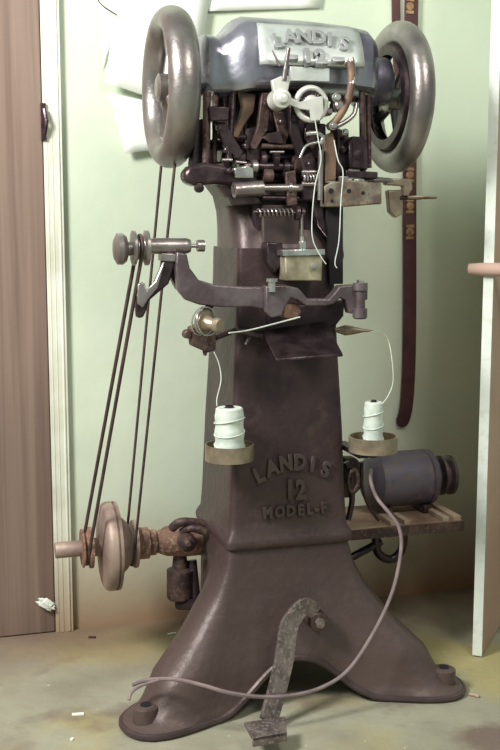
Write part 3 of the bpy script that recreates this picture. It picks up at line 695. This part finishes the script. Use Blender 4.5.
smu = Vector((M(86, CL[1], VC).x, VC, M(*CL, VC).z)); wpc = M(140, 248, -.16); s2 = 1 / SC(wpc)
belt(wpc, 12.5 * s2, smu, 16 * s_, .0042, 'drive_belt', 'drive belt running from the winder pulley down to the small lower left pulley')

# ================================================================== MOTOR
mp = M(402, 478, .12); sm = 1 / SC(mp)
mot = thing('electric_motor', (mp.x, mp.y, mp.z - 33 * sm), 'small grey purple electric motor bolted on the wooden shelf right of the pedestal', 'motor')
def lm(name, m_, prof, parent, n=40):
    mb = MB(); mb.lathe(mp, U, [((x - 402) * sm * 1.02, r_ * sm) for x, r_ in prof], n); return mb.build(name, m_, parent)
mbody = lm('motor_body', 'motor', [(362, 10), (364, 20), (368, 24), (372, 26.5), (373, 27.5), (424, 27.5), (425, 26), (432, 23), (437, 18), (438, 8)], mot, 48)
lm('end_bell', 'motor', [(425, 26.5), (426, 27.8), (431, 27), (432, 24)], mot, 48)
lm('motor_shaft', 'steel', [(436, 5), (456, 5)], mot, 16)
lm('motor_pulley', 'arm', [(441, 6), (441.5, 20), (444, 20), (446, 14), (449, 14), (451, 20), (454, 20), (454.5, 6)], mot)
for x in (380, 422):
    mb = MB(); mb.box(mp + Vector(((x - 402) * sm, 0, -28.5 * sm)), (.012, .05, .010)); mb.build('motor_foot', 'rustdark', mot, bevel=.002)
mb = MB(); mb.lathe(mp + Vector((-20 * sm, -26 * sm, 3 * sm)), V, [(-.004, .006), (.004, .008)], 12); mb.build('cap_screw', 'motor', mot)
# shelf under the motor
zs = mp.z - 33 * sm
shu0 = .105; shu1 = M(460, 525, .0).x
shelf = MB(); shelf.box(((shu0 + shu1) / 2, .09, zs - .010), ((shu1 - shu0) / 2, .105, .010))
sh = shelf.build('motor_shelf', 'board', mach, bevel=.002)
for du, hw, hl in ((.014, .010, .095), (.046, .008, .095), (.15, .008, .038), (.185, .010, .038)):
    mb = MB(); mb.box((shu1 - du, hl - .013, zs + .006), (hw, hl, .006)); mb.build('slide_rail', 'rail', sh, bevel=.001)
mb = MB(); mb.box(((shu0 + shu1) / 2, -.019, zs - .012), ((shu1 - shu0) / 2, .004, .012)); mb.build('angle_iron', 'rustdark', sh, bevel=.001)
mb = MB(); mb.box((shu0 + .04, .03, zs + .006), (.03, .03, .006)); mb.build('motor_clamp', 'rust', sh, bevel=.002)
zsb = zs - .020
mb = MB(); mb.tube(smooth_path([(shu1 - .14, .03, zsb + .002), (shu1 - .145, .03, zsb - .055), (shu1 - .175, .03, zsb - .078), (shu1 - .21, .03, zsb - .055), (shu1 - .215, .03, zsb + .002)]), .011, 10)
mb.tube([(shu1 - .20, .03, zsb - .03), (.11, .03, zsb - .11)], .010, 10); mb.build('shelf_brace', 'black', sh)

# ================================================================== THREAD CONES
def cone(p, r_, h_, name, label):
    base = Vector((p.x, p.y, p.z - .006)); t_ = thing(name, base, label, 'thread cone', None)
    mb = MB(); prof = [(.0, .001), (.0, r_)]; n = 60
    for i in range(n + 1):
        t = i / n; bul = .06 * math.sin(math.pi * 3 * t) ** 2; prof.append((.002 + (h_ - .004) * t, r_ * (1 - .07 * t) * (.94 + bul) * (1 + .012 * (i % 2))))
    prof += [(h_, r_ * .8), (h_, r_ * .35), (h_ - .01, r_ * .3)]
    mb.lathe(base, Z, prof, 36); wd = mb.build('thread_winding', 'thread', t_)
    mb = MB()
    for k in range(3):                                   # slanting strands laid over the winding
        pts = []
        for j in range(40):
            a = 2 * math.pi * j / 39; pts.append(base + Vector((math.cos(a) * r_ * .985, math.sin(a) * r_ * .985, h_ * (.25 + .25 * k) + .006 * math.sin(a + k))))
        mb.tube(pts, .0012, 6)
    mb.build('thread_strand', 'thread', wd)
    mb = MB(); mb.lathe(base, Z, [(h_ * .1, r_ * .3), (h_ + .004, r_ * .28), (h_ + .004, r_ * .18), (h_ * .5, r_ * .18)], 20); mb.build('cone_tube', 'dark', t_)
    return t_, base
pL = Vector(TR[0]); pR = Vector(TR[1])
c1, b1 = cone(pL, 15.5 / SC(pL), 51 / SC(pL), 'thread_cone', 'wide cone of white thread standing in the left brass tray')
c2, b2 = cone(pR, 10.2 / SC(pR), 48 / SC(pR), 'thread_cone', 'narrow cone of white thread standing in the right brass tray')
mb = MB(); mb.tube(smooth_path([M(217, 400 + 6, -.215), M(217, 398, -.21), M(221, 380, -.205), M(219, 364, -.2), M(214, 352, -.2)]), .0011, 6); mb.build('loose_thread', 'thread', c1)
mb = MB(); mb.tube(smooth_path([M(382, 404, -.215), M(388, 396, -.21), M(393, 382, -.205), M(392, 360, -.2), M(388, 340, -.19), M(380, 331, -.175), M(370, 332, -.17)]), .0011, 6); mb.build('loose_thread', 'thread', c2)
for nm, pts, lab in (('a', [(315, 120, -.208), (318, 138, -.205), (321, 160, -.205), (315, 186, -.20), (312, 220, -.20), (313, 240, -.20), (320, 255, -.20), (326, 264, -.20)], 'white thread hanging from the silver dial down to the brass block'),
                     ('b', [(334, 140, -.195), (338, 160, -.20), (343, 172, -.20), (341, 200, -.20), (339, 240, -.20), (335, 262, -.20), (337, 268, -.2)], 'white thread hanging over the brassy bar to the dark column edge'),
                     ('c', [(229, 333, -.255), (250, 330, -.22), (285, 321, -.20), (300, 317, -.20)], 'taut white thread from the tensioner under the work arm')):
    mb = MB(); mb.tube(smooth_path([M(*q_) for q_ in pts]), .0012 if nm != 'c' else .0016, 6)
    mb.build('thread', 'thread', label=lab, cat='thread', base=M(*pts[0]))

# ================================================================== POWER CORD
def FL(x, y, z=.006): return FZ(x, y, z)
pts = [M(371, 470, -.06), M(371, 482, -.15), M(377, 498, -.17), M(390, 514, -.20), M(399, 528, -.215), M(401, 550, -.23), M(393, 590, -.25), M(375, 630, -.27), M(350, 668, -.285), M(325, 686, -.295), M(295, 695, -.31), M(262, 697, -.32), M(230, 693, -.33), M(205, 686, -.315), M(180, 680, -.29), M(160, 679, -.26), M(143, 681, -.235), M(133, 685, -.22)]
mb = MB(); mb.tube(smooth_path(pts, 6), .0043, 8)
mb.tube(smooth_path([M(159, 680, -.26), M(143, 685, -.26), M(132, 692, -.27), M(129, 700, -.28)]), .0032, 8)
mb.build('power_cord', 'cord', label='grey power cord looping from the motor down across the pedestal feet', cat='cord', base=pts[0])

# ================================================================== FLOOR BITS
def bit(x, y, L, w_, h_, ang, name, m_, label, cat, z0=.0):
    p = G(x, y); rot = Matrix.Rotation(R(ang), 3, 'Z'); mb = MB()
    mb.tube([p + rot @ Vector((-L / 2, 0, h_ / 2)), p + rot @ Vector((0, .002, h_ / 2 + .0005)), p + rot @ Vector((L / 2, 0, h_ / 2))], [h_ * .45, h_ * .5, h_ * .45], 8)
    if w_: mb.box(p + Vector((0, 0, h_ / 2)), (L / 2, w_, h_ / 3), rot)
    return mb.build(name, m_, label=label, cat=cat, base=p)
bit(474, 697, .024, 0, .008, -50, 'cigarette_butt', 'cream', 'pale cigarette butt lying beside the right pedestal foot', 'cigarette')
bit(78, 715, .026, .005, .004, -8, 'paper_scrap', 'paper', 'small white paper scrap on the floor left of the left foot', 'scrap')
bit(92, 638, .018, .004, .005, -20, 'leather_scrap', 'leather', 'small dark scrap on the floor by the wall', 'scrap')
bit(270, 706, .012, .004, .004, 30, 'paper_scrap', 'paper', 'tiny white scrap on the floor beside the pedal arm', 'scrap')
bit(172, 634, .024, .003, .003, 5, 'paper_scrap', 'paper', 'thin pale scrap on the floor under the hanging cylinder', 'scrap')
bit(72, 740, .010, .003, .004, 60, 'paper_scrap', 'paper', 'tiny pale crumb on the floor at the bottom left corner', 'scrap')
mb = MB(); p = M(46, 604, WV - .02)
bmesh.ops.create_icosphere(mb.b, subdivisions=3, radius=1.0, matrix=Matrix.Translation(p) @ Matrix.Rotation(R(35), 4, 'Y') @ Matrix.Diagonal((.026, .008, .012, 1)))
for vtx in mb.b.verts:
    d = vtx.co - p; vtx.co = p + d * (1 + .35 * math.sin(d.x * 420 + 1) * math.cos(d.z * 510) )
mb.build('crumpled_tissue', 'paper', label='crumpled white tissue stuck low against the wooden door', cat='tissue', base=p)

# ================================================================== LIGHT
wd = bpy.data.worlds.new('world'); S.world = wd; wd.use_nodes = True
wd.node_tree.nodes['Background'].inputs['Color'].default_value = (.80, .95, .84, 1); wd.node_tree.nodes['Background'].inputs['Strength'].default_value = .38
def area(loc, target, size, power, col):
    l = bpy.data.lights.new('area_light', 'AREA'); l.energy = power; l.size = size; l.color = col
    o = bpy.data.objects.new('area_light', l); COL.objects.link(o); o.location = loc
    o.rotation_euler = (Vector(target) - Vector(loc)).to_track_quat('-Z', 'Y').to_euler()
area((-1.5, 1.05, 2.3), (-.30, 2.8, 1.2), .6, 96, (1, .98, .93))
area((.9, 1.0, 2.3), (.55, 3.0, .75), .5, 17, (1, .93, .84))  # added fill light to brighten the right wall, no real lamp there
S.view_settings.view_transform = 'Standard'; S.view_settings.look = 'None'; S.view_settings.exposure = 0; S.view_settings.gamma = 1
